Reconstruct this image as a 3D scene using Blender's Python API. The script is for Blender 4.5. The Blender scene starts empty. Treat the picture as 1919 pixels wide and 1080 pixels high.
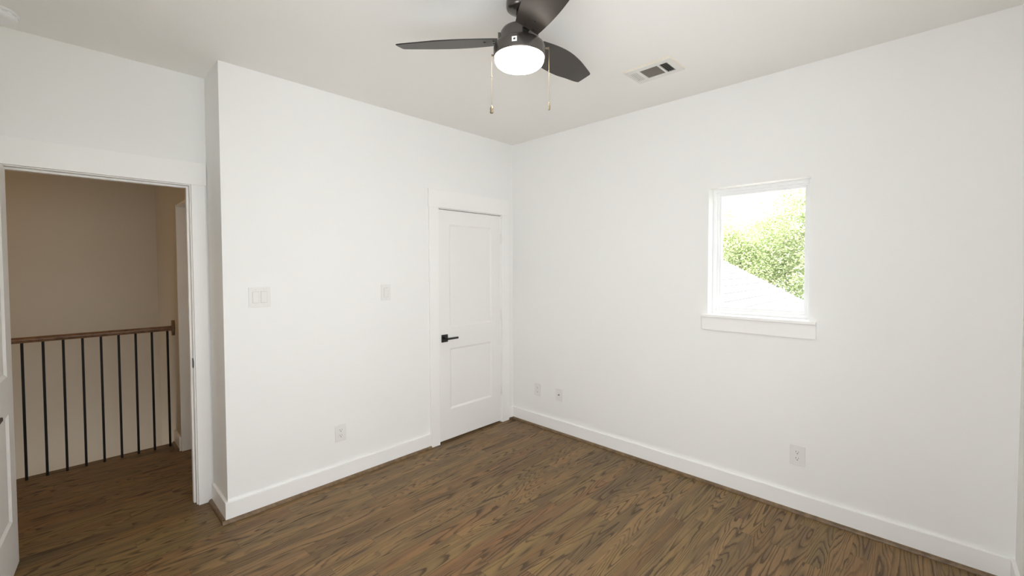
import bpy, bmesh, math, random
from math import sin, cos, pi, radians
from mathutils import Matrix, Vector

S = bpy.context.scene
COL = S.collection
R = radians

# ------------------------------------------------------------------ camera
CAM = Vector((-3.1264, -3.0088, 1.5264))
YAW, PITCH, ROLL = R(43.988), R(-1.677), R(-0.184)
FPX = 807.8
fw = Vector((cos(YAW) * cos(PITCH), sin(YAW) * cos(PITCH), sin(PITCH)))
rt0 = Vector((sin(YAW), -cos(YAW), 0)); up0 = rt0.cross(fw)
rt = rt0 * cos(ROLL) + up0 * sin(ROLL); up = -rt0 * sin(ROLL) + up0 * cos(ROLL)
cd = bpy.data.cameras.new('camera')
cam = bpy.data.objects.new('camera', cd); COL.objects.link(cam)
M3 = Matrix((rt, up, -fw)).transposed()
cam.matrix_world = Matrix.Translation(CAM) @ M3.to_4x4()
cd.sensor_fit = 'HORIZONTAL'; cd.sensor_width = 36.0
cd.lens = 36.0 * FPX / 1919.0
cd.shift_y = -15.13 / 1919.0
cd.clip_start = 0.02
S.camera = cam

# ------------------------------------------------------------------ exposure, sky, sun, added lamps
S.view_settings.view_transform = 'Standard'
S.view_settings.look = 'None'
S.view_settings.exposure = -0.12
S.view_settings.gamma = 1.0
S.view_settings.use_curve_mapping = False
S.cycles.max_bounces = 16
S.cycles.diffuse_bounces = 8
S.cycles.transparent_max_bounces = 16
S.cycles.use_denoising = True
S.cycles.sample_clamp_indirect = 6.0

W = bpy.data.worlds.new('sky'); S.world = W; W.use_nodes = True
bg = W.node_tree.nodes['Background']
bg.inputs[0].default_value = (0.94, 0.97, 1.0, 1); bg.inputs[1].default_value = 6.0

def light(name, kind, energy, col, loc, direction, **kw):
    l = bpy.data.lights.new(name, kind); l.energy = energy; l.color = col
    for k, v in kw.items(): setattr(l, k, v)
    o = bpy.data.objects.new(name, l); COL.objects.link(o)
    o.location = loc
    o.rotation_euler = Vector(direction).to_track_quat('-Z', 'Y').to_euler()
    return o
light('sun', 'SUN', 32.0, (1.0, 0.96, 0.88), (0, 0, 20), (0.02, -0.2, -0.98), angle=R(0.6))
# area lamp added outside the assumed window behind the camera
light('front_window_fill', 'AREA', 29.0, (1.0, 0.995, 0.98), (-2.85, -4.4, 2.15), (0, 1, -0.32),
      shape='RECTANGLE', size=2.4, size_y=1.5)
# area lamp added outside the unseen left window for more fill
light('left_window_fill', 'AREA', 12.5, (1.0, 0.995, 0.98), (-3.80, -2.63, 1.42), (1, 0, 0.0),
      shape='RECTANGLE', size=1.1, size_y=1.55)
# unseen fill lamp added below to brighten the lower stairwell wall
light('stairwell_fill', 'AREA', 22.0, (1.0, 0.97, 0.94), (-3.6, 2.0, -2.2), (0.1, 0.12, 1), shape='RECTANGLE', size=1.2, size_y=.6)
# unseen warm lamp added in the hall to tint the stairwell
light('hall_warm_fill', 'AREA', 6.0, (1.0, 0.58, 0.18), (-4.3, 1.05, 2.73), (0, 0, -1), shape='DISK', size=.3)

LAMP_STRENGTH = 22.5

# ------------------------------------------------------------------ node helpers
def mat(name):
    m = bpy.data.materials.new(name); m.use_nodes = True
    return m, m.node_tree, m.node_tree.nodes['Principled BSDF']
def node(nt, t, **kw):
    n = nt.nodes.new(t)
    for k, v in kw.items(): setattr(n, k, v)
    return n
def setin(nt, sock, v):
    if hasattr(v, 'is_output'): nt.links.new(v, sock)
    elif v is not None: sock.default_value = v
def math_(nt, op, a, b=None, c=None, clamp=False):
    n = node(nt, 'ShaderNodeMath', operation=op); n.use_clamp = clamp
    for i, v in enumerate((a, b, c)): setin(nt, n.inputs[i], v)
    return n.outputs[0]
def comb(nt, x, y, z):
    n = node(nt, 'ShaderNodeCombineXYZ')
    for i, v in enumerate((x, y, z)): setin(nt, n.inputs[i], v)
    return n.outputs[0]
def noise(nt, vec, scale, detail=2.0, rough=0.5, dist=0.0):
    n = node(nt, 'ShaderNodeTexNoise')
    setin(nt, n.inputs['Vector'], vec); n.inputs['Scale'].default_value = scale
    n.inputs['Detail'].default_value = detail; n.inputs['Roughness'].default_value = rough
    n.inputs['Distortion'].default_value = dist
    return n.outputs[0]
def ramp(nt, fac, stops, interp='LINEAR'):
    n = node(nt, 'ShaderNodeValToRGB'); n.color_ramp.interpolation = interp
    setin(nt, n.inputs[0], fac)
    e = n.color_ramp.elements
    while len(e) < len(stops): e.new(0.5)
    for el, (p, c) in zip(e, stops):
        el.position = p; el.color = (*c, 1) if len(c) == 3 else c
    return n.outputs[0]
def mix(nt, fac, a, b, blend='MIX'):
    n = node(nt, 'ShaderNodeMix', data_type='RGBA', blend_type=blend)
    setin(nt, n.inputs[0], fac)
    for i, v in ((6, a), (7, b)):
        if isinstance(v, tuple): v = (*v, 1) if len(v) == 3 else v
        setin(nt, n.inputs[i], v)
    return n.outputs[2]
def bump(nt, h, strength, dist=0.001):
    n = node(nt, 'ShaderNodeBump'); n.inputs['Strength'].default_value = strength
    n.inputs['Distance'].default_value = dist; nt.links.new(h, n.inputs['Height'])
    return n.outputs[0]
def pos(nt): return node(nt, 'ShaderNodeNewGeometry').outputs['Position']

def paint(name, col, rough, bstr=0.0, scale=90.0, spec=0.3):
    m, nt, b = mat(name)
    p = pos(nt)
    n1 = noise(nt, p, 1.3, 2)
    c2 = tuple(c * 0.985 for c in col)
    nt.links.new(mix(nt, n1, col, c2), b.inputs['Base Color'])
    b.inputs['Roughness'].default_value = rough
    b.inputs['Specular IOR Level'].default_value = spec
    if bstr:
        nt.links.new(bump(nt, noise(nt, p, scale, 3), bstr, 0.002), b.inputs['Normal'])
    return m
def plain(name, col, rough, metal=0.0, spec=0.5, var=0.06, scale=40.0):
    m, nt, b = mat(name)
    n1 = noise(nt, pos(nt), scale, 2)
    nt.links.new(mix(nt, n1, tuple(min(1, c * (1 + var)) for c in col), tuple(c * (1 - var) for c in col)), b.inputs['Base Color'])
    b.inputs['Roughness'].default_value = rough; b.inputs['Metallic'].default_value = metal
    b.inputs['Specular IOR Level'].default_value = spec
    return m

M = {}
M['wall'] = paint('wall_paint', (0.871, 0.872, 0.861), 0.75, 0.10, 110, 0.2)
M['ceiling'] = paint('ceiling_paint', (0.895, 0.884, 0.858), 0.9, 0.10, 120, 0.1)
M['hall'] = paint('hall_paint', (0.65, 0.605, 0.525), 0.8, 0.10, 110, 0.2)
M['trim'] = paint('trim_paint', (0.90, 0.897, 0.885), 0.38, 0.0, spec=0.4)
M['door'] = paint('door_paint', (0.865, 0.86, 0.845), 0.42, 0.0, spec=0.4)
M['plastic'] = plain('white_plastic', (0.80, 0.795, 0.78), 0.35, var=0.01)
M['slot'] = plain('slot_shadow_plastic', (0.12, 0.11, 0.10), 0.6)
M['black'] = plain('matte_black_metal', (0.012, 0.012, 0.012), 0.35, 0.0)
M['iron'] = plain('black_iron', (0.009, 0.0085, 0.008), 0.55, spec=0.25)
M['brass'] = plain('antique_brass', (0.30, 0.25, 0.165), 0.42, 0.6)
M['vinyl'] = plain('white_vinyl', (0.86, 0.87, 0.87), 0.35, var=0.01)
M['cream'] = plain('warm_lit_cream', (0.82, 0.73, 0.56), 0.7)
M['duct'] = plain('duct_grey', (0.17, 0.15, 0.13), 0.55, 0.0)
M['dark'] = plain('dark_duct', (0.02, 0.022, 0.02), 0.7)
M['register'] = plain('register_white', (0.76, 0.75, 0.72), 0.45, var=0.01)
M['reflection_patch'] = plain('white_reflection', (0.9, 0.9, 0.9), 0.5, var=0.01)
M['alarm'] = plain('alarm_plastic', (0.88, 0.89, 0.905), 0.5, var=0.01)
M['gunmetal'] = plain('gunmetal', (0.13, 0.118, 0.11), 0.24, 0.85, var=0.03)
M['blade'] = plain('blade_finish', (0.048, 0.040, 0.034), 0.36, 0.0, spec=0.3, var=0.08)
M['blade_edge'] = plain('blade_edge_black', (0.01, 0.01, 0.01), 0.4)

def wood_stain(name, base, dark):
    m, nt, b = mat(name)
    p = pos(nt)
    s = node(nt, 'ShaderNodeMapping'); s.inputs['Scale'].default_value = (6, 6, 60)
    nt.links.new(p, s.inputs[0])
    n1 = noise(nt, p, 25, 4, 0.6)
    nt.links.new(ramp(nt, n1, [(0.35, dark), (0.65, base)]), b.inputs['Base Color'])
    b.inputs['Roughness'].default_value = 0.4
    return m
M['stain'] = wood_stain('stained_oak_trim', (0.21, 0.135, 0.070), (0.115, 0.07, 0.034))
M['rail'] = wood_stain('stained_oak_rail', (0.23, 0.125, 0.065), (0.12, 0.062, 0.032))

def oak_floor():
    m, nt, b = mat('oak_floor')
    sep = node(nt, 'ShaderNodeSeparateXYZ'); nt.links.new(pos(nt), sep.inputs[0])
    x, y = sep.outputs[0], sep.outputs[1]
    PW = 0.0826
    yy = math_(nt, 'DIVIDE', math_(nt, 'ADD', y, 20.0), PW)
    row = math_(nt, 'FLOOR', yy); fy = math_(nt, 'FRACT', yy)
    wn = node(nt, 'ShaderNodeTexWhiteNoise', noise_dimensions='1D'); nt.links.new(row, wn.inputs['W'])
    rr = node(nt, 'ShaderNodeSeparateColor'); nt.links.new(wn.outputs['Color'], rr.inputs[0])
    length = math_(nt, 'MULTIPLY_ADD', rr.outputs[0], 0.7, 0.65)
    xs = math_(nt, 'DIVIDE', math_(nt, 'ADD', math_(nt, 'MULTIPLY', rr.outputs[1], 5.0), math_(nt, 'ADD', x, 20.0)), length)
    seg = math_(nt, 'FLOOR', xs); fx = math_(nt, 'FRACT', xs)
    wn2 = node(nt, 'ShaderNodeTexWhiteNoise', noise_dimensions='2D')
    nt.links.new(comb(nt, row, seg, 0.0), wn2.inputs['Vector'])
    c3 = node(nt, 'ShaderNodeSeparateColor'); nt.links.new(wn2.outputs['Color'], c3.inputs[0])
    r1, r2, r3 = c3.outputs[0], c3.outputs[1], c3.outputs[2]
    ox = math_(nt, 'MULTIPLY', r1, 61.0); oy = math_(nt, 'MULTIPLY', r2, 47.0); oz = math_(nt, 'MULTIPLY', r3, 53.0)
    X = math_(nt, 'ADD', x, ox); Y = math_(nt, 'ADD', y, oy)
    # slow field whose contours draw the cathedral grain
    fine = noise(nt, comb(nt, math_(nt, 'MULTIPLY', X, 9.0), math_(nt, 'MULTIPLY', Y, 70.0), oz), 1.0, 3, 0.6)
    field = noise(nt, comb(nt, math_(nt, 'MULTIPLY', X, 1.05), math_(nt, 'MULTIPLY', Y, 9.5), oz), 1.0, 1.0, 0.4)
    f2 = math_(nt, 'ADD', field, math_(nt, 'MULTIPLY', fine, 0.03))
    dens = math_(nt, 'MULTIPLY_ADD', r3, 16.0, 12.0)
    ring = math_(nt, 'FRACT', math_(nt, 'MULTIPLY', f2, dens))
    line = ramp(nt, ring, [(0.0, (1, 1, 1)), (0.14, (0.9, 0.9, 0.9)), (0.30, (0.25, 0.25, 0.25)), (0.6, (0, 0, 0)), (0.94, (0.05, 0.05, 0.05)), (1.0, (1, 1, 1))])
    patch = noise(nt, comb(nt, math_(nt, 'MULTIPLY', X, 1.8), math_(nt, 'MULTIPLY', Y, 13.0), oz), 1.0, 2)
    pm = ramp(nt, patch, [(0.30, (0.25, 0.25, 0.25)), (0.55, (1, 1, 1))])
    lm = math_(nt, 'MULTIPLY', line, pm)
    # open pores of oak
    pore = noise(nt, comb(nt, math_(nt, 'MULTIPLY', X, 9.0), math_(nt, 'MULTIPLY', Y, 330.0), oz), 1.0, 2, 0.6)
    porem = ramp(nt, pore, [(0.40, (1, 1, 1)), (0.60, (0, 0, 0))])
    # plank colours
    base = ramp(nt, r1, [(0.0, (0.209, 0.121, 0.049)), (0.25, (0.311, 0.186, 0.077)), (0.45, (0.243, 0.162, 0.065)), (0.62, (0.288, 0.173, 0.073)), (0.75, (0.243, 0.124, 0.052)), (0.88, (0.299, 0.192, 0.085)), (1.0, (0.181, 0.117, 0.051))])
    cloud = noise(nt, comb(nt, math_(nt, 'MULTIPLY', X, 2.2), math_(nt, 'MULTIPLY', Y, 16.0), oz), 1.0, 3)
    base = mix(nt, math_(nt, 'MULTIPLY', ramp(nt, cloud, [(0.42, (0, 0, 0)), (0.68, (1, 1, 1))]), 0.6), base, (0.125, 0.088, 0.050))
    base = mix(nt, math_(nt, 'MULTIPLY', porem, 0.35), base, (0.105, 0.064, 0.032))
    base = mix(nt, math_(nt, 'MULTIPLY', lm, 0.86), base, (0.050, 0.033, 0.021))
    # joints
    ey = math_(nt, 'MINIMUM', fy, math_(nt, 'SUBTRACT', 1.0, fy))
    jy = math_(nt, 'LESS_THAN', ey, 0.010)
    ex = math_(nt, 'MULTIPLY', math_(nt, 'MINIMUM', fx, math_(nt, 'SUBTRACT', 1.0, fx)), length)
    jx = math_(nt, 'LESS_THAN', ex, 0.0010)
    joint = math_(nt, 'MAXIMUM', jy, jx)
    base = mix(nt, math_(nt, 'MULTIPLY', joint, 0.55), base, (0.05, 0.034, 0.02))
    nt.links.new(base, b.inputs['Base Color'])
    rg = math_(nt, 'MULTIPLY_ADD', lm, 0.12, 0.38)
    nt.links.new(rg, b.inputs['Roughness'])
    b.inputs['Specular IOR Level'].default_value = 0.22
    nt.links.new(bump(nt, math_(nt, 'ADD', math_(nt, 'MULTIPLY', porem, -0.4), math_(nt, 'MULTIPLY', joint, -1.0)), 0.12, 0.0008), b.inputs['Normal'])
    return m
M['floor'] = oak_floor()

def glass():
    m, nt, b = mat('window_glass'); nt.nodes.remove(b)
    out = nt.nodes['Material Output']
    t = node(nt, 'ShaderNodeBsdfTransparent'); t.inputs[0].default_value = (0.98, 0.98, 0.98, 1)
    g = node(nt, 'ShaderNodeBsdfGlossy'); g.inputs['Roughness'].default_value = 0.02
    fr = node(nt, 'ShaderNodeFresnel')
    bf = node(nt, 'ShaderNodeNewGeometry').outputs['Backfacing']
    nt.links.new(math_(nt, 'MULTIPLY_ADD', bf, 1 / 1.45 - 1.45, 1.45), fr.inputs[0])   # same reflectance from either side of the pane
    mx = node(nt, 'ShaderNodeMixShader')
    nt.links.new(fr.outputs[0], mx.inputs[0]); nt.links.new(t.outputs[0], mx.inputs[1]); nt.links.new(g.outputs[0], mx.inputs[2])
    nt.links.new(mx.outputs[0], out.inputs[0])
    return m
M['glass'] = glass()
def lamp_glass():
    m, nt, b = mat('lit_opal_glass')
    b.inputs['Base Color'].default_value = (0.9, 0.88, 0.84, 1)
    b.inputs['Emission Color'].default_value = (1.0, 0.90, 0.80, 1)
    b.inputs['Emission Strength'].default_value = LAMP_STRENGTH
    return m
M['lamp'] = lamp_glass()
def leaves(name, c1, c2):
    m, nt, b = mat(name); nt.nodes.remove(b)
    out = nt.nodes['Material Output']
    n1 = noise(nt, pos(nt), 2.2, 3)
    c = ramp(nt, n1, [(0.35, c1), (0.65, c2)])
    d = node(nt, 'ShaderNodeBsdfDiffuse'); t = node(nt, 'ShaderNodeBsdfTranslucent')
    nt.links.new(c, d.inputs[0]); nt.links.new(c, t.inputs[0])
    mx = node(nt, 'ShaderNodeMixShader'); mx.inputs[0].default_value = 0.4
    nt.links.new(d.outputs[0], mx.inputs[1]); nt.links.new(t.outputs[0], mx.inputs[2])
    nt.links.new(mx.outputs[0], out.inputs[0])
    return m
M['leaf'] = leaves('foliage', (0.36, 0.43, 0.22), (0.52, 0.58, 0.36))
M['bark'] = plain('bark', (0.50, 0.45, 0.39), 0.9, var=0.25, scale=12)
M['grass'] = plain('grass', (0.10, 0.11, 0.07), 0.95, var=0.3, scale=3)
def shingles():
    m, nt, b = mat('pale_shingles')
    sep = node(nt, 'ShaderNodeSeparateXYZ'); nt.links.new(pos(nt), sep.inputs[0])
    n1 = noise(nt, pos(nt), 9.0, 2)
    nt.links.new(ramp(nt, n1, [(0.3, (0.25, 0.245, 0.24)), (0.7, (0.31, 0.305, 0.30))]), b.inputs['Base Color'])
    b.inputs['Roughness'].default_value = 0.9
    return m
M['shingle'] = shingles()
M['course_shade'] = plain('shingle_shadow_mark', (0.075, 0.073, 0.07), 0.9)

# ------------------------------------------------------------------ mesh helpers
def box(bm, x0, x1, y0, y1, z0, z1, bev=0.0, mi=0):
    x0, x1 = min(x0, x1), max(x0, x1); y0, y1 = min(y0, y1), max(y0, y1); z0, z1 = min(z0, z1), max(z0, z1)
    v = [bm.verts.new((x, y, z)) for z in (z0, z1) for x, y in ((x0, y0), (x1, y0), (x1, y1), (x0, y1))]
    f = [bm.faces.new([v[i] for i in q]) for q in ((3, 2, 1, 0), (4, 5, 6, 7), (0, 1, 5, 4), (1, 2, 6, 5), (2, 3, 7, 6), (3, 0, 4, 7))]
    for q in f: q.material_index = mi
    if bev:
        es = list({e for q in f for e in q.edges})
        bmesh.ops.bevel(bm, geom=es, offset=bev, segments=2, affect='EDGES', profile=0.5)
def prism(bm, pts, z0, z1, mtx=None, mi=0):
    mtx = mtx or Matrix()
    a = [bm.verts.new(mtx @ Vector((p[0], p[1], z0))) for p in pts]
    b = [bm.verts.new(mtx @ Vector((p[0], p[1], z1))) for p in pts]
    n = len(pts)
    fs = [bm.faces.new(a[::-1]), bm.faces.new(b)]
    for i in range(n): fs.append(bm.faces.new((a[i], a[(i + 1) % n], b[(i + 1) % n], b[i])))
    for f in fs: f.material_index = mi
    return fs
def lathe(bm, prof, n=48, c=(0, 0), smooth=True, mi=0):
    rings = []
    for r, z in prof:
        if r < 1e-6: rings.append([bm.verts.new((c[0], c[1], z))])
        else: rings.append([bm.verts.new((c[0] + r * cos(2 * pi * k / n), c[1] + r * sin(2 * pi * k / n), z)) for k in range(n)])
    for A, B in zip(rings, rings[1:]):
        for k in range(n):
            a, b2 = A[k % len(A)], A[(k + 1) % len(A)]
            c2, d = B[(k + 1) % len(B)], B[k % len(B)]
            vs = []
            for v in (a, b2, c2, d):
                if v not in vs: vs.append(v)
            if len(vs) > 2:
                f = bm.faces.new(vs); f.smooth = smooth; f.material_index = mi
def tube(bm, p0, p1, r0, r1=None, n=12, caps=True):
    r1 = r0 if r1 is None else r1
    p0, p1 = Vector(p0), Vector(p1)
    q = (p1 - p0).to_track_quat('Z', 'Y')
    A = [bm.verts.new(p0 + q @ Vector((r0 * cos(2 * pi * k / n), r0 * sin(2 * pi * k / n), 0))) for k in range(n)]
    B = [bm.verts.new(p1 + q @ Vector((r1 * cos(2 * pi * k / n), r1 * sin(2 * pi * k / n), 0))) for k in range(n)]
    for k in range(n):
        f = bm.faces.new((A[k], A[(k + 1) % n], B[(k + 1) % n], B[k])); f.smooth = True
    if caps:
        bm.faces.new(A[::-1]); bm.faces.new(B)
def obj(name, bm, m, parent=None, label=None):
    bmesh.ops.recalc_face_normals(bm, faces=bm.faces)
    me = bpy.data.meshes.new(name); bm.to_mesh(me); bm.free()
    for k in (m if isinstance(m, (list, tuple)) else [m]): me.materials.append(k)
    o = bpy.data.objects.new(name, me); COL.objects.link(o)
    if parent: o.parent = parent
    if label: o['label'] = label
    return o
def tag(o, label, cat, group=None, kind=None):
    o['label'] = label; o['category'] = cat
    if group: o['group'] = group
    if kind: o['kind'] = kind
    return o
def empty(name, loc=(0, 0, 0), rz=0.0):
    o = bpy.data.objects.new(name, None); COL.objects.link(o)
    o.location = loc; o.rotation_euler = (0, 0, rz); o.empty_display_size = 0.1
    return o
def NB(): return bmesh.new()
def copy_tree(o, parent=None):
    c = o.copy(); COL.objects.link(c)
    if parent: c.parent = parent
    for ch in list(o.children): copy_tree(ch, c)
    return c

# ------------------------------------------------------------------ sizes
H = 2.743
LX = -2.4795          # convex corner / short return wall
DY = 0.3558           # wall with the entry door
NY = -3.3343          # wall behind the camera
WX = -3.53            # wall on the left
T = 0.115             # wall thickness
HX = -2.485           # hall side wall
FE = 1.70             # hall floor edge
BY = 2.56             # stairwell back wall

OY0_, OY1_ = 0.56, 1.455
# ------------------------------------------------------------------ room shell
def struct(name, bm, m, label, cat):
    return tag(obj(name, bm, m), label, cat, kind='structure')
b = NB()
box(b, WX - .1, 0.0, NY - .18, DY + T, -.04, 0)
box(b, -5.0, HX, DY + T, FE, -.04, 0); box(b, HX, HX + T, OY0_ + .01, OY1_ - .01, -.04, 0)
struct('floor', b, M['floor'], 'dark stained oak strip floor of the bedroom and hall', 'floor')
b = NB(); box(b, WX - T, 0.20, NY - .18, DY + T, H, H + .12)
struct('ceiling', b, M['ceiling'], 'flat off white bedroom ceiling', 'ceiling')
b = NB(); box(b, -5.1, HX + .115, DY + T, BY + .1, H, H + .12)
struct('ceiling_hall', b, M['hall'], 'ceiling over the stairwell beyond the open doorway', 'ceiling')
# back wall with closet doorway
DL, DR, DT = -0.926, -0.160, 2.036
b = NB()
box(b, LX, DL, 0, T, 0, H); box(b, DL, DR, 0, T, DT, H); box(b, DR, 0.0, 0, T, 0, H)
struct('wall_back', b, M['wall'], 'white wall with the closet door and light switches', 'wall')
# right wall with the small window
WY0, WY1, WZ0, WZ1, WT = -2.4931, -1.9004, 1.180, 2.069, 0.20
b = NB()
box(b, 0, WT, NY - .18, WY0, 0, H); box(b, 0, WT, WY1, T, 0, H)
box(b, 0, WT, WY0, WY1, 0, WZ0); box(b, 0, WT, WY0, WY1, WZ1, H)
struct('wall_right', b, M['wall'], 'white wall with the small square window', 'wall')
b = NB(); box(b, LX, LX + T, T, DY + T, 0, H)
struct('wall_return', b, M['wall'], 'short white return wall beside the entry doorway', 'wall')
EJ0, EJ1, EJT = -3.390, -2.552, 2.067      # rough opening of the entry door
b = NB()
box(b, WX - T, EJ0, DY, DY + T, 0, H); box(b, EJ1, LX, DY, DY + T, 0, H); box(b, EJ0, EJ1, DY, DY + T, EJT, H)
struct('wall_entry', b, M['wall'], 'white wall above and around the open entry doorway', 'wall')
LW = (-3.18, -2.08, 0.65, 2.20)
b = NB()
box(b, WX - T, WX, NY - .18, LW[0], 0, H); box(b, WX - T, WX, LW[1], DY, 0, H)
box(b, WX - T, WX, LW[0], LW[1], 0, LW[2]); box(b, WX - T, WX, LW[0], LW[1], LW[3], H)
struct('wall_left', b, M['wall'], 'white wall at the far left behind the open door', 'wall')
NW = (-3.27, -1.57, 0.65, 2.20)
b = NB()
box(b, WX, NW[0], NY - .18, NY, 0, H); box(b, NW[1], 0, NY - .18, NY, 0, H)
box(b, NW[0], NW[1], NY - .18, NY, 0, NW[2]); box(b, NW[0], NW[1], NY - .18, NY, NW[3], H)
struct('wall_front', b, M['wall'], 'white wall at the right edge of the picture', 'wall')
# hall and stairwell
OY0, OY1, OZ = 0.56, 1.455, 2.047
b = NB()
box(b, HX, HX + T, DY + T, OY0, 0, H); box(b, HX, HX + T, OY0, OY1, OZ, H); box(b, HX, HX + T, OY1, BY, -2.7, H)
box(b, HX, HX + T, DY + T, OY1, -2.7, -.041)
struct('wall_hall_right', b, M['hall'], 'hall side wall where the stair handrail ends', 'wall')
b = NB(); box(b, -5.1, HX + T, BY, BY + .1, -2.7, H)
struct('wall_hall_back', b, M['hall'], 'bare stairwell wall behind the black balusters', 'wall')
b = NB(); box(b, -5.1, -5.0, DY + T, BY, -2.7, H)
struct('wall_hall_left', b, M['hall'], 'hall end wall out of sight to the left', 'wall')
b = NB(); box(b, -5.1, WX - T, DY, DY + T, -2.7, H); box(b, WX - T, HX, DY + .02, DY + T, -2.7, -.04)
struct('wall_hall_front', b, M['hall'], 'hall wall beside the bedroom out of sight', 'wall')
b = NB(); box(b, -5.0, HX, DY + T, BY, -2.75, -2.7)
struct('floor_lower', b, M['floor'], 'floor at the bottom of the stairwell', 'floor')
# closed door inside the hall side opening
q = NB(); box(q, HX + .075, HX + .11, OY0 + .018, OY1 - .018, .008, OZ - .018, .002)
d3 = tag(obj('door_3', q, M['door']), 'closed door set in the hall side opening, mostly hidden by the entry door frame', 'door', kind='structure')
# floor edge trim at stairwell
b = NB(); box(b, -5.0, HX, FE, FE + .025, -.026, 0.001, .006); box(b, -5.0, HX, FE, FE + .018, -.30, -.026)
struct('trim_5', b, M['stain'], 'stained nosing at the edge of the hall floor', 'trim')

# ------------------------------------------------------------------ casings
def casing(name, label, xl, xr, top, yf, over=0.006, wl=0.092, wr=0.092, hh=0.148, th=0.018, jd=T, jl=True):
    """flat craftsman casing around an opening in a wall facing -y; xl..xr are the inner casing edges"""
    e = tag(empty(name, (xl, yf, 0)), label, 'door frame', kind='structure')
    ox, oy = -xl, -yf
    def P(n, *a, bev=0.0015):
        q = NB(); box(q, a[0] + ox, a[1] + ox, a[2] + oy, a[3] + oy, a[4], a[5], bev); return obj(n, q, M['trim'], e)
    P('side_casing', xl - wl, xl, yf - th, yf, 0.001, top)
    P('side_casing', xr, xr + wr, yf - th, yf, 0.001, top)
    P('head_casing', xl - wl - over, xr + wr + over, yf - th - .002, yf, top, top + hh)
    rv = 0.006
    P('side_jamb', xl - .012, xl + rv, yf, yf + jd, 0.001, top - rv)
    P('side_jamb', xr - rv, xr + .012, yf, yf + jd, 0.001, top - rv)
    P('head_jamb', xl - .012, xr + .012, yf, yf + jd, top - rv, top + .012)
    return e, P
cl, P = casing('trim_1', 'white flat casing around the closed closet door', -0.9203, -0.1661, 2.036, 0.0, wl=.094, wr=.093, hh=.150)
P('door_stop', -.9143, -.9033, .037, .050, 0.001, 2.03); P('door_stop', -.1831, -.1721, .037, .050, 0.001, 2.03); P('door_stop', -.9033, -.1831, .037, .050, 2.019, 2.03)
en, P = casing('trim_2', 'white casing around the open entry doorway', -3.378, -2.5643, 2.0544, DY, wl=.078, wr=.0745, hh=.1413)
P('door_stop', -3.372, -3.361, DY + .038, DY + .075, 0.001, 2.0484)
P('door_stop', -2.5813, -2.5703, DY + .038, DY + .075, 0.001, 2.0484)
P('door_stop', -3.361, -2.5813, DY + .038, DY + .075, 2.0374, 2.0484)
sp = NB()
box(sp, -2.5725 + 3.378, -2.5703 + 3.378, .0015, .034, .888, .949, .0008)
box(sp, -2.5735 + 3.378, -2.5703 + 3.378, -.004, .003, .897, .940, .001)
obj('strike_plate', sp, M['black'], en, 'black metal strike plate')
# hall-side cased opening: far jamb and casing
h3 = tag(empty('trim_3', (HX, OY1, 0)), 'grey lit door frame on the hall side wall past the railing end', 'door frame', kind='structure')
q = NB(); box(q, -.002, T, -.018, 0, 0.001, OZ - .0, .0015); obj('side_jamb', q, M['trim'], h3)
q = NB(); box(q, 0, T, OY0 - OY1, -.018, OZ - .018, OZ, .0015); obj('head_jamb', q, M['trim'], h3)
q = NB(); box(q, 0, T, OY0 - OY1, OY0 - OY1 + .018, 0.001, OZ - .018, .0015); obj('side_jamb', q, M['trim'], h3)

# ------------------------------------------------------------------ baseboards
BH, BT, QR = 0.119, 0.0152, 0.019
def qround(bm, x0, x1, y0, y1, side):
    """quarter-round strip with its back against the board; side = axis and sign the round faces"""
    n = 6
    prof = [(0, 0), (QR, 0)] + [(QR * cos(a), QR * sin(a)) for a in [pi / 2 * k / n for k in range(1, n)]] + [(0, QR)]
    rings = []
    for end in (0, 1):
        ring = []
        for d, z in prof:
            if side == '-y': ring.append(bm.verts.new(((x0, x1)[end], y1 - d, z + .0005)))
            elif side == '-x': ring.append(bm.verts.new((x1 - d, (y0, y1)[end], z + .0005)))
            elif side == '+x': ring.append(bm.verts.new((x0 + d, (y0, y1)[end], z + .0005)))
            elif side == '+y': ring.append(bm.verts.new(((x0, x1)[end], y0 + d, z + .0005)))
        rings.append(ring)
    n2 = len(prof)
    for k in range(n2): bm.faces.new((rings[0][k], rings[0][(k + 1) % n2], rings[1][(k + 1) % n2], rings[1][k]))
    bm.faces.new(rings[0]); bm.faces.new(rings[1][::-1])
def baseboard(name, label, x0, x1, y0, y1, side, qext=(0, 0), shoe=True):
    q = NB(); box(q, x0, x1, y0, y1, 0.001, BH, .0015)
    o = tag(obj(name, q, M['trim']), label, 'baseboard', kind='structure')
    if not shoe: return o
    q = NB()
    if side == '-y': qround(q, x0 + qext[0], x1 + qext[1], 0, y0, side)
    if side == '+y': qround(q, x0 + qext[0], x1 + qext[1], y1, 0, side)
    if side == '-x': qround(q, 0, x0, y0 + qext[0], y1 + qext[1], side)
    if side == '+x': qround(q, x1, 0, y0 + qext[0], y1 + qext[1], side)
    obj('shoe_moulding', q, M['stain'], o, 'brown quarter round strip')
    return o
baseboard('baseboard_back', 'white baseboard under the light switches left of the closet door', LX - BT, -1.0145, -BT, 0, '-y', (-QR, 0))
baseboard('baseboard_corner', 'short white baseboard between closet casing and corner', -.0728, -BT, -BT, 0, '-y', (0, -QR))
baseboard('baseboard_right', 'long white baseboard below the window', -BT, 0, NY + BT, 0, '-x', (QR, -BT))
baseboard('baseboard_return', 'short white baseboard on the return wall by the entry doorway', LX - BT, LX, 0.0, DY - .020, '-x', (0, 0))
baseboard('baseboard_front', 'white baseboard at the right edge of the picture', WX + BT, 0, NY, NY + BT, '+y', (0, -BT))
baseboard('baseboard_left', 'white baseboard at the far left behind the open door', WX, WX + BT, NY + BT, DY, '+x', (0, 0))
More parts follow.
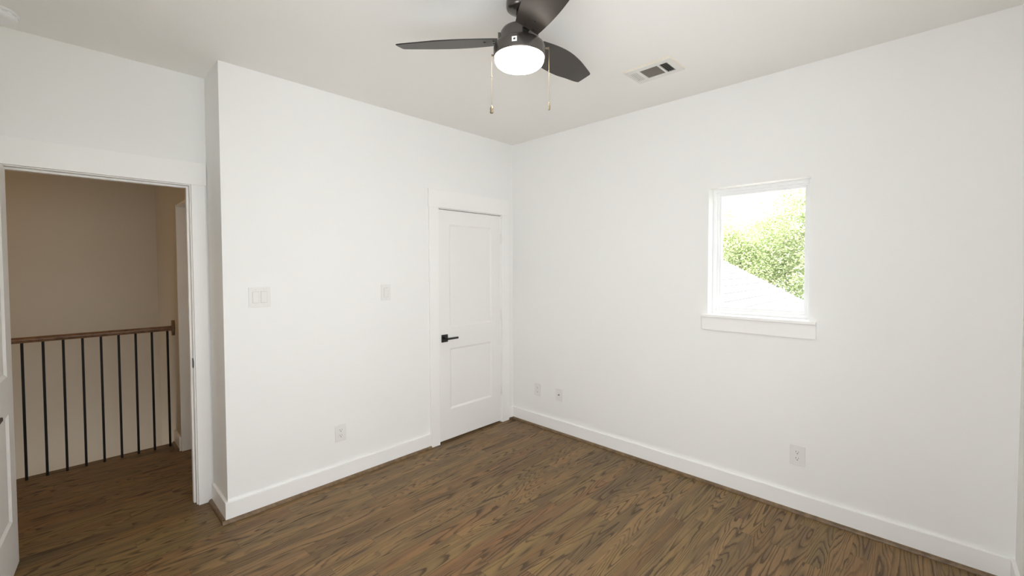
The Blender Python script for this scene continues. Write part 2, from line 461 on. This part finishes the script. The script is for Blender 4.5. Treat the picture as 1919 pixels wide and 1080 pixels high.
baseboard('baseboard_hall', 'short baseboard on the hall side wall by the railing', HX - BT, HX, OY1 + .001, FE, '-x', (0, 0))

# ------------------------------------------------------------------ doors
def leaf_mesh(bm, w, h, th, stile, panels, rec=.009, slope=.016):
    """two-panel leaf, local x 0..w, y 0..th (front face at y=0)"""
    zs = sorted({0, h, *[z for p in panels for z in p]})
    box(bm, 0, stile, 0, th, 0, h); box(bm, w - stile, w, 0, th, 0, h)
    rails = [(0, panels[0][0]), (panels[0][1], panels[1][0]), (panels[1][1], h)]
    for z0, z1 in rails: box(bm, stile, w - stile, 0, th, z0, z1)
    for z0, z1 in panels:
        box(bm, stile, w - stile, rec, th - rec, z0, z1)
        for y0, y1 in ((0.0004, rec - .0004), (th - .0004, th - rec + .0004)):
            o = [(stile, z0), (w - stile, z0), (w - stile, z1), (stile, z1)]
            i = [(stile + slope, z0 + slope), (w - stile - slope, z0 + slope), (w - stile - slope, z1 - slope), (stile + slope, z1 - slope)]
            for k in range(4):
                a, c = o[k], o[(k + 1) % 4]; d, e = i[(k + 1) % 4], i[k]
                vs = [bm.verts.new(v) for v in ((a[0], y0, a[1]), (c[0], y0, c[1]), (d[0], y1, d[1]), (e[0], y1, e[1]))]
                bm.faces.new(vs)
def lever(parent, px, pz, face, d, sgn):
    """square rosette and slim lever on a leaf; face = y of the door face, d = outward sign in y, sgn = lever direction in x"""
    hd = empty('door_handle', (px, face, pz)); hd.parent = parent; hd['label'] = 'matte black lever handle on square plate'
    q = NB(); box(q, -.033, .033, 0, d * .008, -.033, .033, .002); obj('rosette', q, M['black'], hd)
    q = NB(); tube(q, (0, d * .006, 0), (0, d * .052, 0), .0105, .0105, 16); obj('spindle', q, M['black'], hd)
    q = NB()
    x0, x1 = (-.011, .112) if sgn > 0 else (-.112, .011)
    box(q, x0, x1, d * .043, d * .058, -.0085, .0085, .003)
    obj('lever', q, M['black'], hd)
    return hd
def hinge(parent, x, y, z, d=-1):
    q = NB()
    tube(q, (x, y, z - .045), (x, y, z + .045), .0065, .0065, 12)
    tube(q, (x, y, z + .045), (x, y, z + .050), .0065, .003, 12); tube(q, (x, y, z - .050), (x, y, z - .045), .003, .0065, 12)
    for k in (-.027, -.009, .009, .027): tube(q, (x, y, z + k - .0006), (x, y, z + k + .0006), .0069, .0069, 12)
    box(q, x - .010, x + .010, y + .004, y + .0058, z - .044, z + .044)
    return obj('hinge', q, M['door'], parent)

PAN = [(0.262, 0.800), (0.985, 1.888)]
q = NB(); leaf_mesh(q, .748, 2.0065, .035, .122, PAN)
d1 = obj('door_1', q, M['door']); d1.location = (-.9172, 0.001, .016)
tag(d1, 'closed white two panel closet door with black lever handle', 'door', kind='structure')
lever(d1, .062, .896, 0, -1, 1)
for z in (1.80, 1.06, .32): hinge(d1, .7505, -.0075, z - .012)
# entry door, swung open into the room
q = NB(); leaf_mesh(q, .80, 2.028, .035, .125, PAN)
d2 = obj('door_2', q, M['door'])
d2.location = (-3.327, DY - .004, .012); d2.rotation_euler = (0, 0, R(-90 - 4.5))
# local x runs from the hinge to the free edge, front face (y=0) must look towards +x
for v in d2.data.vertices: v.co.y = -v.co.y
d2.data.flip_normals()
tag(d2, 'white two panel entry door swung open at the left edge of the picture', 'door', kind='structure')
lever(d2, .738, .895, 0, 1, -1); lever(d2, .738, .895, -.035, -1, -1)
for z in (1.80, 1.06, .28):
    q = NB(); tube(q, (-.006, -.041, z - .05), (-.006, -.041, z + .05), .0065, .0065, 12); obj('hinge', q, M['door'], d2)

# closet interior behind the closet door (only seen through the gap)
b = NB(); box(b, -1.3, WT, .45, .47, 0, H); box(b, -1.3, -1.28, T, .45, 0, H); box(b, 0, WT, T, .45, 0, H)
struct('wall_closet', b, M['wall'], 'closet interior wall out of sight behind the closet door', 'wall')

# ------------------------------------------------------------------ window_1
w1 = tag(empty('window_1', (0, (WY0 + WY1) / 2, 1.195)), 'small square window with white sill over bare wall', 'window', kind='structure')
cy, cz = (WY0 + WY1) / 2, 1.195
def wbox(name, m, y0, y1, x0, x1, z0, z1, bev=0.0012, parent=w1):
    q = NB(); box(q, x0, x1, y0 - cy, y1 - cy, z0 - cz, z1 - cz, bev); return obj(name, q, m, parent)
ZT = WZ1
def frame_ring(bm, y0, y1, z0, z1, w, x0, x1, bev=.001):
    box(bm, x0, x1, y0 - cy, y0 + w - cy, z0 - cz, z1 - cz, bev); box(bm, x0, x1, y1 - w - cy, y1 - cy, z0 - cz, z1 - cz, bev)
    box(bm, x0, x1, y0 + w - cy, y1 - w - cy, z0 - cz, z0 + w - cz, bev); box(bm, x0, x1, y0 + w - cy, y1 - w - cy, z1 - w - cz, z1 - cz, bev)
q = NB()
frame_ring(q, WY0, WY1, 1.195, ZT, .022, .088, .17)
frame_ring(q, WY0 + .018, WY1 - .018, 1.195 + .018, ZT - .018, .018, .104, .165)
fr = obj('window_frame', q, M['vinyl'], w1)
q = NB(); frame_ring(q, WY0 + .034, WY1 - .034, 1.195 + .034, ZT - .034, .014, .116, .150)
obj('glazing_bead', q, M['vinyl'], fr)
wbox('glass_pane', M['glass'], WY0 + .040, WY1 - .040, .130, .134, 1.195 + .040, ZT - .040, 0)
q = NB()
box(q, -.034, 0.0, -2.5335 - cy, -1.8640 - cy, 1.175 - cz, 1.195 - cz, .003); box(q, -.002, .090, WY0 + .0005 - cy, WY1 - .0005 - cy, 1.180 - cz, 1.195 - cz)
obj('window_stool', q, M['trim'], w1)
wbox('apron', M['trim'], -2.5325, -1.8660, -.018, 0.0, 1.086, 1.1752, .002)
# unseen window, assumed behind the camera and added to supply daylight
w2 = tag(empty('fill_window_2', (-2.42, NY, .65)), 'large unseen window added behind the camera to light the room', 'window', kind='structure')
q = NB()
X0, X1, Z0, Z1 = NW[0] + 2.42, NW[1] + 2.42, 0, NW[3] - NW[2]
for a in ((X0, X0 + .05, Z0, Z1), (X1 - .05, X1, Z0, Z1), (X0 + .05, X1 - .05, Z0, Z0 + .05), (X0 + .05, X1 - .05, Z1 - .05, Z1), (-.03, .03, Z0 + .05, Z1 - .05)):
    box(q, a[0], a[1], -.14, -.07, a[2], a[3], .002)
obj('window_frame', q, M['vinyl'], w2)  # frame of the added unseen window
q = NB(); box(q, X0 + .03, X1 - .03, -.107, -.103, .03, Z1 - .03); obj('glass_pane', q, M['glass'], w2)  # pane of the added unseen window
q = NB(); box(q, X0 - .04, X1 + .04, 0, .034, -.02, 0, .003); obj('window_stool', q, M['trim'], w2)  # stool of the added unseen window
q = NB(); box(q, X0 - .035, X1 + .035, 0, .018, -.11, -.02, .002); obj('apron', q, M['trim'], w2)  # apron of the added unseen window

w3 = tag(empty('fill_window_3', (WX, -2.63, .65)), 'unseen window added left of the camera for its light', 'window', kind='structure')  # unseen window, added to bring in light from the left
q = NB()
for a in ((-.55, -.50, 0, 1.55), (.50, .55, 0, 1.55), (-.50, .50, 0, .05), (-.50, .50, 1.50, 1.55), (-.50, .50, .75, .80)):
    box(q, -.10, -.04, a[0], a[1], a[2], a[3], .002)
obj('window_frame', q, M['vinyl'], w3)  # frame of the added unseen left window
q = NB(); box(q, -.072, -.068, -.52, .52, .03, 1.52); obj('glass_pane', q, M['glass'], w3)  # pane of the added unseen left window
q = NB(); box(q, 0, .034, -.59, .59, -.02, 0, .003); obj('window_stool', q, M['trim'], w3)  # stool of the added unseen left window
q = NB(); box(q, 0, .018, -.585, .585, -.11, -.02, .002); obj('apron', q, M['trim'], w3)  # apron of the added unseen left window

# ------------------------------------------------------------------ switches and outlets (local: plate faces -y)
def plate(w, h, holes):
    q = NB(); box(q, -w / 2, w / 2, -.006, 0, -h / 2, h / 2, .002)
    return q
def on_wall(name, wall, a, z):
    if wall == 'back': return empty(name, (a, -.0003, z))
    return empty(name, (-.0003, a, z), R(-90))
def screws(e, pts):
    for x, z in pts:
        q = NB(); tube(q, (x, -.0055, z), (x, -.0072, z), .0032, .0028, 12)
        obj('screw', q, M['register'], e)
def rocker(e, x, tilt):
    q = NB(); box(q, x - .0185, x + .0185, -.0068, -.004, -.0365, .0365, .0006); o = obj('switch_bezel', q, M['slot2'], e)
    q = NB()
    s = .0011 * tilt
    pts = [(-.0340, -.0088 - s), (0, -.0084), (.0340, -.0088 + s), (.0335, -.004), (-.0335, -.004)]
    A = [q.verts.new((x - .0165, y, z)) for z, y in pts]; B = [q.verts.new((x + .0165, y, z)) for z, y in pts]
    q.faces.new(A); q.faces.new(B[::-1])
    for k in range(5): q.faces.new((A[k], B[k], B[(k + 1) % 5], A[(k + 1) % 5]))
    obj('rocker', q, M['plastic'], e)
M['slot2'] = plain('switch_gap_plastic', (0.62, 0.61, 0.59), 0.6, var=0.01)
e = on_wall('light_switch', 'back', -2.285, 1.345)
obj('wall_plate', plate(.124, .124, 0), M['plastic'], e)
rocker(e, -.023, 1); rocker(e, .023, -1)
screws(e, [(-.023, .048), (.023, .048), (-.023, -.048), (.023, -.048)])
tag(e, 'double rocker light switch plate near the entry doorway corner', 'light switch')
e = on_wall('light_switch', 'back', -1.414, 1.336)
obj('wall_plate', plate(.080, .122, 0), M['plastic'], e)
rocker(e, 0, -1); screws(e, [(0, .048), (0, -.048)])
tag(e, 'single rocker light switch plate nearer the closet door', 'light switch')
def duplex(wall, a, z, label, w=.081, h=.122):
    e = on_wall('wall_outlet', wall, a, z)
    obj('wall_plate', plate(w, h, 0), M['plastic'], e)
    for s in (1, -1):
        zc = s * .0195
        q = NB()
        pts = []
        for k in range(24):
            t = 2 * pi * k / 24
            pts.append((max(-.0172, min(.0172, .0185 * cos(t))), max(-.0142, min(.0142, .0172 * sin(t)))))
        m4 = Matrix.Translation((0, 0, zc)) @ Matrix.Rotation(R(90), 4, 'X')
        prism(q, pts, .004, .0078, m4)
        rc = obj('receptacle', q, M['plastic'], e)
        q = NB()
        box(q, -.0082, -.0058, -.0083, -.0075, zc - .001, zc + .008); box(q, .0058, .0080, -.0083, -.0075, zc, zc + .007)
        tube(q, (0, -.0075, zc - .0075), (0, -.0084, zc - .0075), .0030, .0030, 10)
        obj('slots', q, M['slot'], rc)
    screws(e, [(0, 0)])
    return tag(e, label, 'outlet')
duplex('back', -1.784, .346, 'white duplex outlet low on the wall left of the closet door')
duplex('right', -.333, .353, 'white duplex outlet in the corner nearest the closet door')
duplex('right', -2.447, .356, 'white duplex outlet low on the wall below the window')
e = on_wall('cable_outlet', 'right', -.591, .354)
obj('wall_plate', plate(.076, .115, 0), M['plastic'], e)
q = NB(); tube(q, (0, -.005, 0), (0, -.008, 0), .0075, .0075, 6); tube(q, (0, -.008, 0), (0, -.016, 0), .0046, .0046, 12); obj('coax_jack', q, M['duct'], e)
screws(e, [(0, .042), (0, -.042)])
tag(e, 'white cable jack plate just right of the corner outlet', 'outlet')

# ------------------------------------------------------------------ ceiling fan
FX, FY = -1.654, -1.639
fan = tag(empty('ceiling_fan', (FX, FY, H)), 'dark gunmetal three blade ceiling fan with lit round lamp', 'ceiling fan')
def fz(z): return z - H
q = NB(); lathe(q, [(0, 0), (.0585, 0), (.0595, -.004), (.0595, -.026), (.0575, -.034), (.050, -.041), (.034, -.046), (.022, -.048), (0, -.048)]); obj('canopy', q, M['gunmetal'], fan)
q = NB(); tube(q, (0, 0, -.046), (0, 0, fz(2.625)), .0135, .0135, 20); tube(q, (0, 0, fz(2.632)), (0, 0, fz(2.648)), .020, .018, 20); obj('downrod', q, M['black'], fan)
q = NB()
lathe(q, [(0, fz(2.640)), (.028, fz(2.640)), (.034, fz(2.634)), (.060, fz(2.622)), (.078, fz(2.612)), (.086, fz(2.600)), (.0885, fz(2.585)), (.0885, fz(2.558)), (.090, fz(2.555)),
          (.104, fz(2.551)), (.114, fz(2.543)), (.1185, fz(2.530)), (.119, fz(2.515)), (.119, fz(2.490)), (.1180, fz(2.487)), (.1140, fz(2.487)), (.1130, fz(2.498)), (0, fz(2.498))], 72)
mh = obj('motor_housing', q, M['gunmetal'], fan)
q = NB()
lathe(q, [(.1125, fz(2.4975)), (.1135, fz(2.485)), (.1125, fz(2.474)), (.108, fz(2.464)), (.098, fz(2.455)), (.080, fz(2.4475)), (.055, fz(2.4425)), (.028, fz(2.440)), (0, fz(2.4395))], 72)
obj('lamp_shade', q, M['lamp'], fan, 'round frosted glass lamp bowl, lit')
# window reflection on the housing, painted as a white patch
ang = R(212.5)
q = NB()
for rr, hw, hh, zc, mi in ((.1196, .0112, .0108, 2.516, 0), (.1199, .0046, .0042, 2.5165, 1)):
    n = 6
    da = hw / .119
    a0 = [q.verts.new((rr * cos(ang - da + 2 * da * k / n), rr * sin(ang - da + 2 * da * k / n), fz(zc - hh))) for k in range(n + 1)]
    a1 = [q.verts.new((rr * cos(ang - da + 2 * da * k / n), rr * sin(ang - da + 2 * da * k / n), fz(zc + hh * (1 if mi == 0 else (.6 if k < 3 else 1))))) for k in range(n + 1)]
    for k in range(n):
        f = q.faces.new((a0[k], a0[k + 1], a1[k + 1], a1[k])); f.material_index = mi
obj('reflection_patch', q, [M['reflection_patch'], M['black']], mh, 'window reflection painted as a small white square with a black mark')
# blades
BZ, BP, BA = 2.567, R(14.45), 13.588
rs = (.10, .16, .23, .31, .40, .48)
wp = (.036, .035, .031, .022, .005, -.021); wm = (-.080, -.103, -.125, -.140, -.1455, -.144)
OUT = [(r, w) for r, w in zip(rs, wp)] + [(.545, -.040), (.578, -.054), (.583, -.064), (.570, -.128), (.564, -.137), (.552, -.1405)] + [(r, w) for r, w in list(zip(rs, wm))[::-1]]
def smooth_outline(pts, corners):
    """Catmull-Rom through the points, kept sharp at the corners"""
    n = len(pts); out = []
    for i in range(n):
        p0, p1, p2, p3 = pts[(i - 1) % n], pts[i], pts[(i + 1) % n], pts[(i + 2) % n]
        if i in corners: p0 = p1
        if (i + 1) % n in corners: p3 = p2
        for k in range(5):
            t = k / 5
            out.append(tuple(.5 * ((2 * p1[j]) + (-p0[j] + p2[j]) * t + (2 * p0[j] - 5 * p1[j] + 4 * p2[j] - p3[j]) * t * t + (-p0[j] + 3 * p1[j] - 3 * p2[j] + p3[j]) * t ** 3) for j in (0, 1)))
    return out
OS = smooth_outline(OUT, {0, len(OUT) - 1})
def blade():
    q = NB()
    fs = prism(q, OS, -.0024, .0024)
    for f in fs[2:]: f.material_index = 1
    o = obj('blade', q, [M['blade'], M['blade_edge']], fan, 'dark brown tapering fan blade')
    q = NB()
    box(q, .070, .150, -.034, -.004, .0025, .0075, .001); box(q, .0845, .0975, -.036, -.002, .0025, .036, .001)
    prism(q, [(.10, -.050), (.10, .014), (.15, .010), (.185, -.018), (.15, -.046)], .0025, .006)
    br = obj('blade_bracket', q, M['gunmetal'], o)
    for r_, t_ in ((.118, -.040), (.118, .004), (.160, -.018)):
        q = NB(); tube(q, (r_, t_, -.0028), (r_, t_, -.0055), .0062, .0045, 14); obj('screw', q, M['black'], o)
    return o
b0 = blade()
blades = [b0] + [copy_tree(b0, fan) for _ in range(2)]
for k, o in enumerate(blades):
    a = R(BA + 120 * k)
    # local y -> cos(p)*tangent - sin(p)*z
    m4 = Matrix.Rotation(a, 4, 'Z') @ Matrix.Rotation(-BP, 4, 'X')
    o.matrix_local = Matrix.Translation((0, 0, fz(BZ))) @ m4
# pull chains
def pull_chain(x, y, ztop, zend, zbot, dx, dy, kind):
    e = empty('pull_chain', (x - FX, y - FY, fz(ztop))); e.parent = fan
    q = NB(); tube(q, (dx, dy, 0.004), (0, 0, 0.004), .0042, .0036, 12); tube(q, (dx * .3, dy * .3, .004), (0, 0, .004), .0054, .0054, 12)
    obj('chain_outlet', q, M['brass'], e)
    q = NB(); tube(q, (0, 0, .003), (0, 0, zend - ztop), .0010, .0010, 6)
    z = -.004
    while z > zend - ztop:
        bmesh.ops.create_icosphere(q, subdivisions=1, radius=.0014, matrix=Matrix.Translation((0, 0, z))); z -= .0042
    zc = (zend - ztop) * .42
    tube(q, (0, 0, zc - .004), (0, 0, zc + .004), .0024, .0024, 8)
    obj('chain', q, M['brass'], e)
    q = NB(); L = zend - zbot
    if kind == 'bead':
        lathe(q, [(0, 0), (.002, -.001), (.0035, -.10 * L), (.0075, -.32 * L), (.0085, -.45 * L), (.0062, -.60 * L), (.0085, -.74 * L), (.0080, -.90 * L), (0, -L)], 20)
    else:
        lathe(q, [(0, 0), (.0016, -.001), (.003, -.10 * L), (.0026, -.30 * L), (.0052, -.50 * L), (.0046, -.72 * L), (.0056, -.85 * L), (.003, -.95 * L), (0, -L)], 20)
    o = obj('pendant', q, M['brass'], e); o.location = (0, 0, zend - ztop)
pull_chain(-1.7425, -1.546, 2.497, 2.275, 2.235, .0075, -.0075, 'bead')
pull_chain(-1.556, -1.7345, 2.530, 2.290, 2.250, -.016, .016, 'slim')

# ------------------------------------------------------------------ ceiling register
vent = tag(empty('air_vent', (-.572, -1.764, H)), 'white three section air register on the ceiling beside the fan', 'air vent')
q = NB()
x0, x1, y0, y1 = -.101, .108, -.148, .148
ix0, ix1 = -.060, .072
cuts = [(.078, .136), (-.050, .064), (-.112, -.062)]
def vb(a, b2, c, d): box(q, a, b2, c, d, -.010, -.0005)
vb(x0, ix0, y0, y1); vb(ix1, x1, y0, y1)
prev = y1
for lo, hi in ((.078, .136), (-.050, .064), (-.112, -.062)):
    vb(ix0, ix1, hi, prev); prev = lo
vb(ix0, ix1, y0, prev)
obj('frame', q, M['register'], vent)
q = NB(); box(q, x0 - .003, x1 + .002, y0 - .002, y1 + .002, -.0035, -.0001); obj('warm_lit_edge', q, M['cream'], vent, 'edge strip coloured cream for warm lamp light')  # warm lamp light on the register edge, put into the strip's colour
q = NB(); box(q, ix0, ix1, -.112, .136, -.0042, -.0036); obj('duct_opening', q, M['dark'], vent)
def slat(yc, tilt, w, m):
    q = NB(); box(q, ix0, ix1, -w / 2, w / 2, -.0006, .0006)
    o = obj('slat', q, m, vent); o.location = (0, yc, -.0075); o.rotation_euler = (R(tilt), 0, 0)
for k in range(5): slat(.085 + .0115 * k, 8, .0103, M['register'])
for k in range(4): slat(-.068 - .0125 * k, 38, .0052, M['duct'])
q = NB()
box(q, ix0, ix1, -.050, .064, -.0052, -.0044)
for k in range(9): box(q, ix0 + .012 + k * .0135, ix0 + .0135 + k * .0135, -.050, .064, -.0057, -.0052)
obj('damper_plate', q, M['duct'], vent, 'grey brown damper plate')

# ------------------------------------------------------------------ smoke detector
sd = tag(empty('smoke_detector', (-3.334, .168, H)), 'round white smoke detector on the ceiling above the entry doorway', 'smoke detector')
q = NB(); lathe(q, [(0, 0), (.083, 0), (.083, -.006), (.080, -.008), (0, -.008)], 64); obj('mounting_base', q, M['alarm'], sd)
q = NB(); lathe(q, [(0, -.009), (.076, -.009), (.078, -.012), (.078, -.018), (.0765, -.0185), (.0765, -.020), (.0775, -.0205), (.076, -.030), (.072, -.035), (.060, -.037), (0, -.038)], 64)
cv = obj('cover', q, M['alarm'], sd)
q = NB()
for k in range(12):
    a = 2 * pi * k / 12
    m4 = Matrix.Rotation(a, 4, 'Z')
    prism(q, [(.0765, -.010), (.0785, -.010), (.0785, .010), (.0765, .010)], -.0165, -.0145, m4)
obj('sensor_slots', q, M['slot2'], cv)

# ------------------------------------------------------------------ stair railing in the hall
RY = 1.645
rl = tag(empty('stair_railing', (-2.95, RY, 0)), 'stained wood handrail with black iron balusters beyond the doorway', 'railing')
q = NB()
prof = [(-.020, .0), (.020, .0), (.024, .006), (.029, .018), (.029, .026), (.024, .034), (.012, .039), (-.012, .039), (-.024, .034), (-.029, .026), (-.029, .018), (-.024, .006)]
m4 = Matrix.Translation((0, 0, .996)) @ Matrix(((0, 0, 1, 0), (1, 0, 0, 0), (0, 1, 0, 0), (0, 0, 0, 1)))
prism(q, prof, -5.0 + 2.95, HX - .021 + 2.95, m4)
obj('handrail', q, M['rail'], rl)
q = NB()
pts = [(.034 * cos(2 * pi * k / 32), .066 * sin(2 * pi * k / 32)) for k in range(32)]
m4 = Matrix.Translation((HX - .021 + 2.95, 0, 1.017)) @ Matrix(((0, 0, 1, 0), (1, 0, 0, 0), (0, 1, 0, 0), (0, 0, 0, 1)))
prism(q, pts, 0, .0205, m4); obj('rosette', q, M['stain'], rl, 'oval wood rosette on the side wall')
q = NB(); box(q, -.0074, .0074, -.0074, .0074, 0.0005, 1.0, .001); bal = obj('baluster', q, M['iron'], rl)
bx = [-2.535 - .1025 * k for k in range(14)]
for k, x in enumerate(bx):
    o = bal if k == 0 else bal.copy()
    if k: COL.objects.link(o)
    o.location = (x + 2.95, 0, 0)

# ------------------------------------------------------------------ outside
b = NB(); box(b, .25, 60, -40, 40, -3.4, -3.3)
struct('ground', b, M['grass'], 'lawn far below the window', 'ground')
# hip roof of the lower wing: plane rising towards +y, courses along x
SL = 0.705
P1 = Vector((4.825, -.438, 1.637))
hipd = Vector((1, -1, -SL))
apex = P1 - hipd * 1.1
e1 = P1 + hipd * 3.0
n_ = Vector((0, -SL, 1)).normalized()
b = NB()
x0 = .24
exp = .143 / math.sqrt(1 + SL * SL)     # exposure measured along y
ye, yr = e1.y, apex.y
ncs = int((yr - ye) / exp)
for k in range(ncs):
    ya, yb = ye + k * exp, min(yr, ye + (k + 1) * exp)
    def hx(y): return apex.x + (apex.y - y)
    def pz(y): return apex.z + SL * (y - apex.y)
    lift = n_ * .012
    A = Vector((x0, ya, pz(ya))) + lift; B = Vector((hx(ya), ya, pz(ya))) + lift
    C_ = Vector((hx(yb), yb, pz(yb))); D = Vector((x0, yb, pz(yb)))
    vs = [b.verts.new(v) for v in (A, B, C_, D, A - lift, B - lift)]
    b.faces.new((vs[0], vs[1], vs[2], vs[3])); b.faces.new((vs[4], vs[5], vs[1], vs[0]))
# far hip face and the back slope
v = [b.verts.new(t) for t in (Vector((apex.x, apex.y, apex.z)), Vector((apex.x + (apex.y - ye), ye, pz(ye))), Vector((apex.x + (apex.y - ye), 2 * apex.y - ye, pz(ye))), Vector((x0, 2 * apex.y - ye, pz(ye))), Vector((x0, apex.y, apex.z)))]
b.faces.new((v[0], v[1], v[2])); b.faces.new((v[0], v[2], v[3], v[4]))
roof = obj('shingle_roof', b, M['shingle'])
tag(roof, 'pale sunlit shingle roof slope outside the window', 'roof')
# short dark strips on the course lines: shade at the butts put in as colour
q = NB(); rnd = random.Random(4)
for k in range(ncs):
    ya = ye + k * exp
    x = x0 + rnd.random() * .3
    xe = apex.x + (apex.y - ya) - .15
    while x < xe:
        L = rnd.uniform(.10, .24)
        zz = apex.z + SL * (ya - apex.y)
        box(q, x, min(x + L, xe), ya - .004, ya + .004, zz + .0065, zz + .0142)
        x += L + rnd.uniform(.05, .40)
obj('shingle_shadow_marks', q, M['course_shade'], roof, 'thin dark strips standing in for shade on the course lines')

def tree(label, base, trunk_h, blobs, nleaf, size, seed, rtrunk=.16):
    rnd = random.Random(seed)
    e = tag(empty('tree', base), label, 'tree', 'trees outside the window')
    q = NB(); top = Vector((0, 0, trunk_h))
    tube(q, (0, 0, 0), top, rtrunk, rtrunk * .6, 12)
    for c, r in blobs:
        c = Vector(c); m = top.lerp(c, .5) + Vector((rnd.uniform(-.3, .3), rnd.uniform(-.3, .3), .2))
        tube(q, top, m, rtrunk * .45, rtrunk * .3, 8); tube(q, m, c, rtrunk * .3, rtrunk * .12, 8)
        for _ in range(5):
            d = Vector((rnd.gauss(0, 1), rnd.gauss(0, 1), rnd.gauss(0, 1))).normalized() * r * .9
            tube(q, m.lerp(c, .7), c + d, rtrunk * .12, .012, 6)
    obj('trunk', q, M['bark'], e)
    vs, fs = [], []
    tot = sum(r ** 2 for _, r in blobs)
    for c, r in blobs:
        c = Vector(c)
        ncl = max(10, int(70 * r * r / 1.2))
        per = int(nleaf * r * r / tot / ncl) + 1
        for _ in range(ncl):
            d = Vector((rnd.gauss(0, 1), rnd.gauss(0, 1), rnd.gauss(0, 1))).normalized()
            cc = c + d * r * rnd.uniform(.55, 1.05)
            cr = rnd.uniform(.15, .30)
            for _ in range(per):
                p = cc + Vector((rnd.gauss(0, cr), rnd.gauss(0, cr), rnd.gauss(0, cr * .55)))
                u = Vector((rnd.gauss(0, 1), rnd.gauss(0, 1), rnd.gauss(-.2, .6))).normalized()
                n = Vector((rnd.gauss(0, .6), rnd.gauss(0, .6), 1)).normalized()
                w = n.cross(u).normalized(); s = size * rnd.uniform(.6, 1.25)
                i = len(vs)
                vs += [p, p + u * s * .5 + w * s * .28 - n * s * .05, p + u * s, p + u * s * .5 - w * s * .28 - n * s * .05]
                fs += [(i, i + 1, i + 2), (i, i + 2, i + 3)]
    me = bpy.data.meshes.new('foliage'); me.from_pydata(vs, [], fs); me.materials.append(M['leaf'])
    o = bpy.data.objects.new('foliage', me); COL.objects.link(o); o.parent = e
    return e
tree('big leafy green tree beyond the roof, filling the right of the window', (10.6, .55, -3.3), 3.6,
     [((0, -.95, 6.7), .95), ((.3, -1.9, 7.0), 1.2), ((.1, -.7, 5.6), 1.0), ((-.2, -1.6, 5.2), 1.2), ((0, .1, 5.0), 1.0), ((0, .9, 5.0), .85), ((0, .7, 5.6), .75), ((.2, 1.35, 5.2), .75),
      ((0, -.4, 4.1), 1.2), ((-.3, -1.6, 3.9), 1.1), ((.2, 1.0, 4.0), .9), ((-.4, -.8, 3.0), 1.0), ((0, .9, 3.0), .9)], 80000, .075, 7)
tree('lower distant tree at the left of the window view', (15.0, 2.4, -2.7), 4.0,
     [((0, .3, 5.5), 1.0), ((.2, -.9, 5.2), 1.1), ((0, 1.4, 5.3), 1.0), ((-.2, 0, 4.3), 1.3)], 36000, .09, 12)
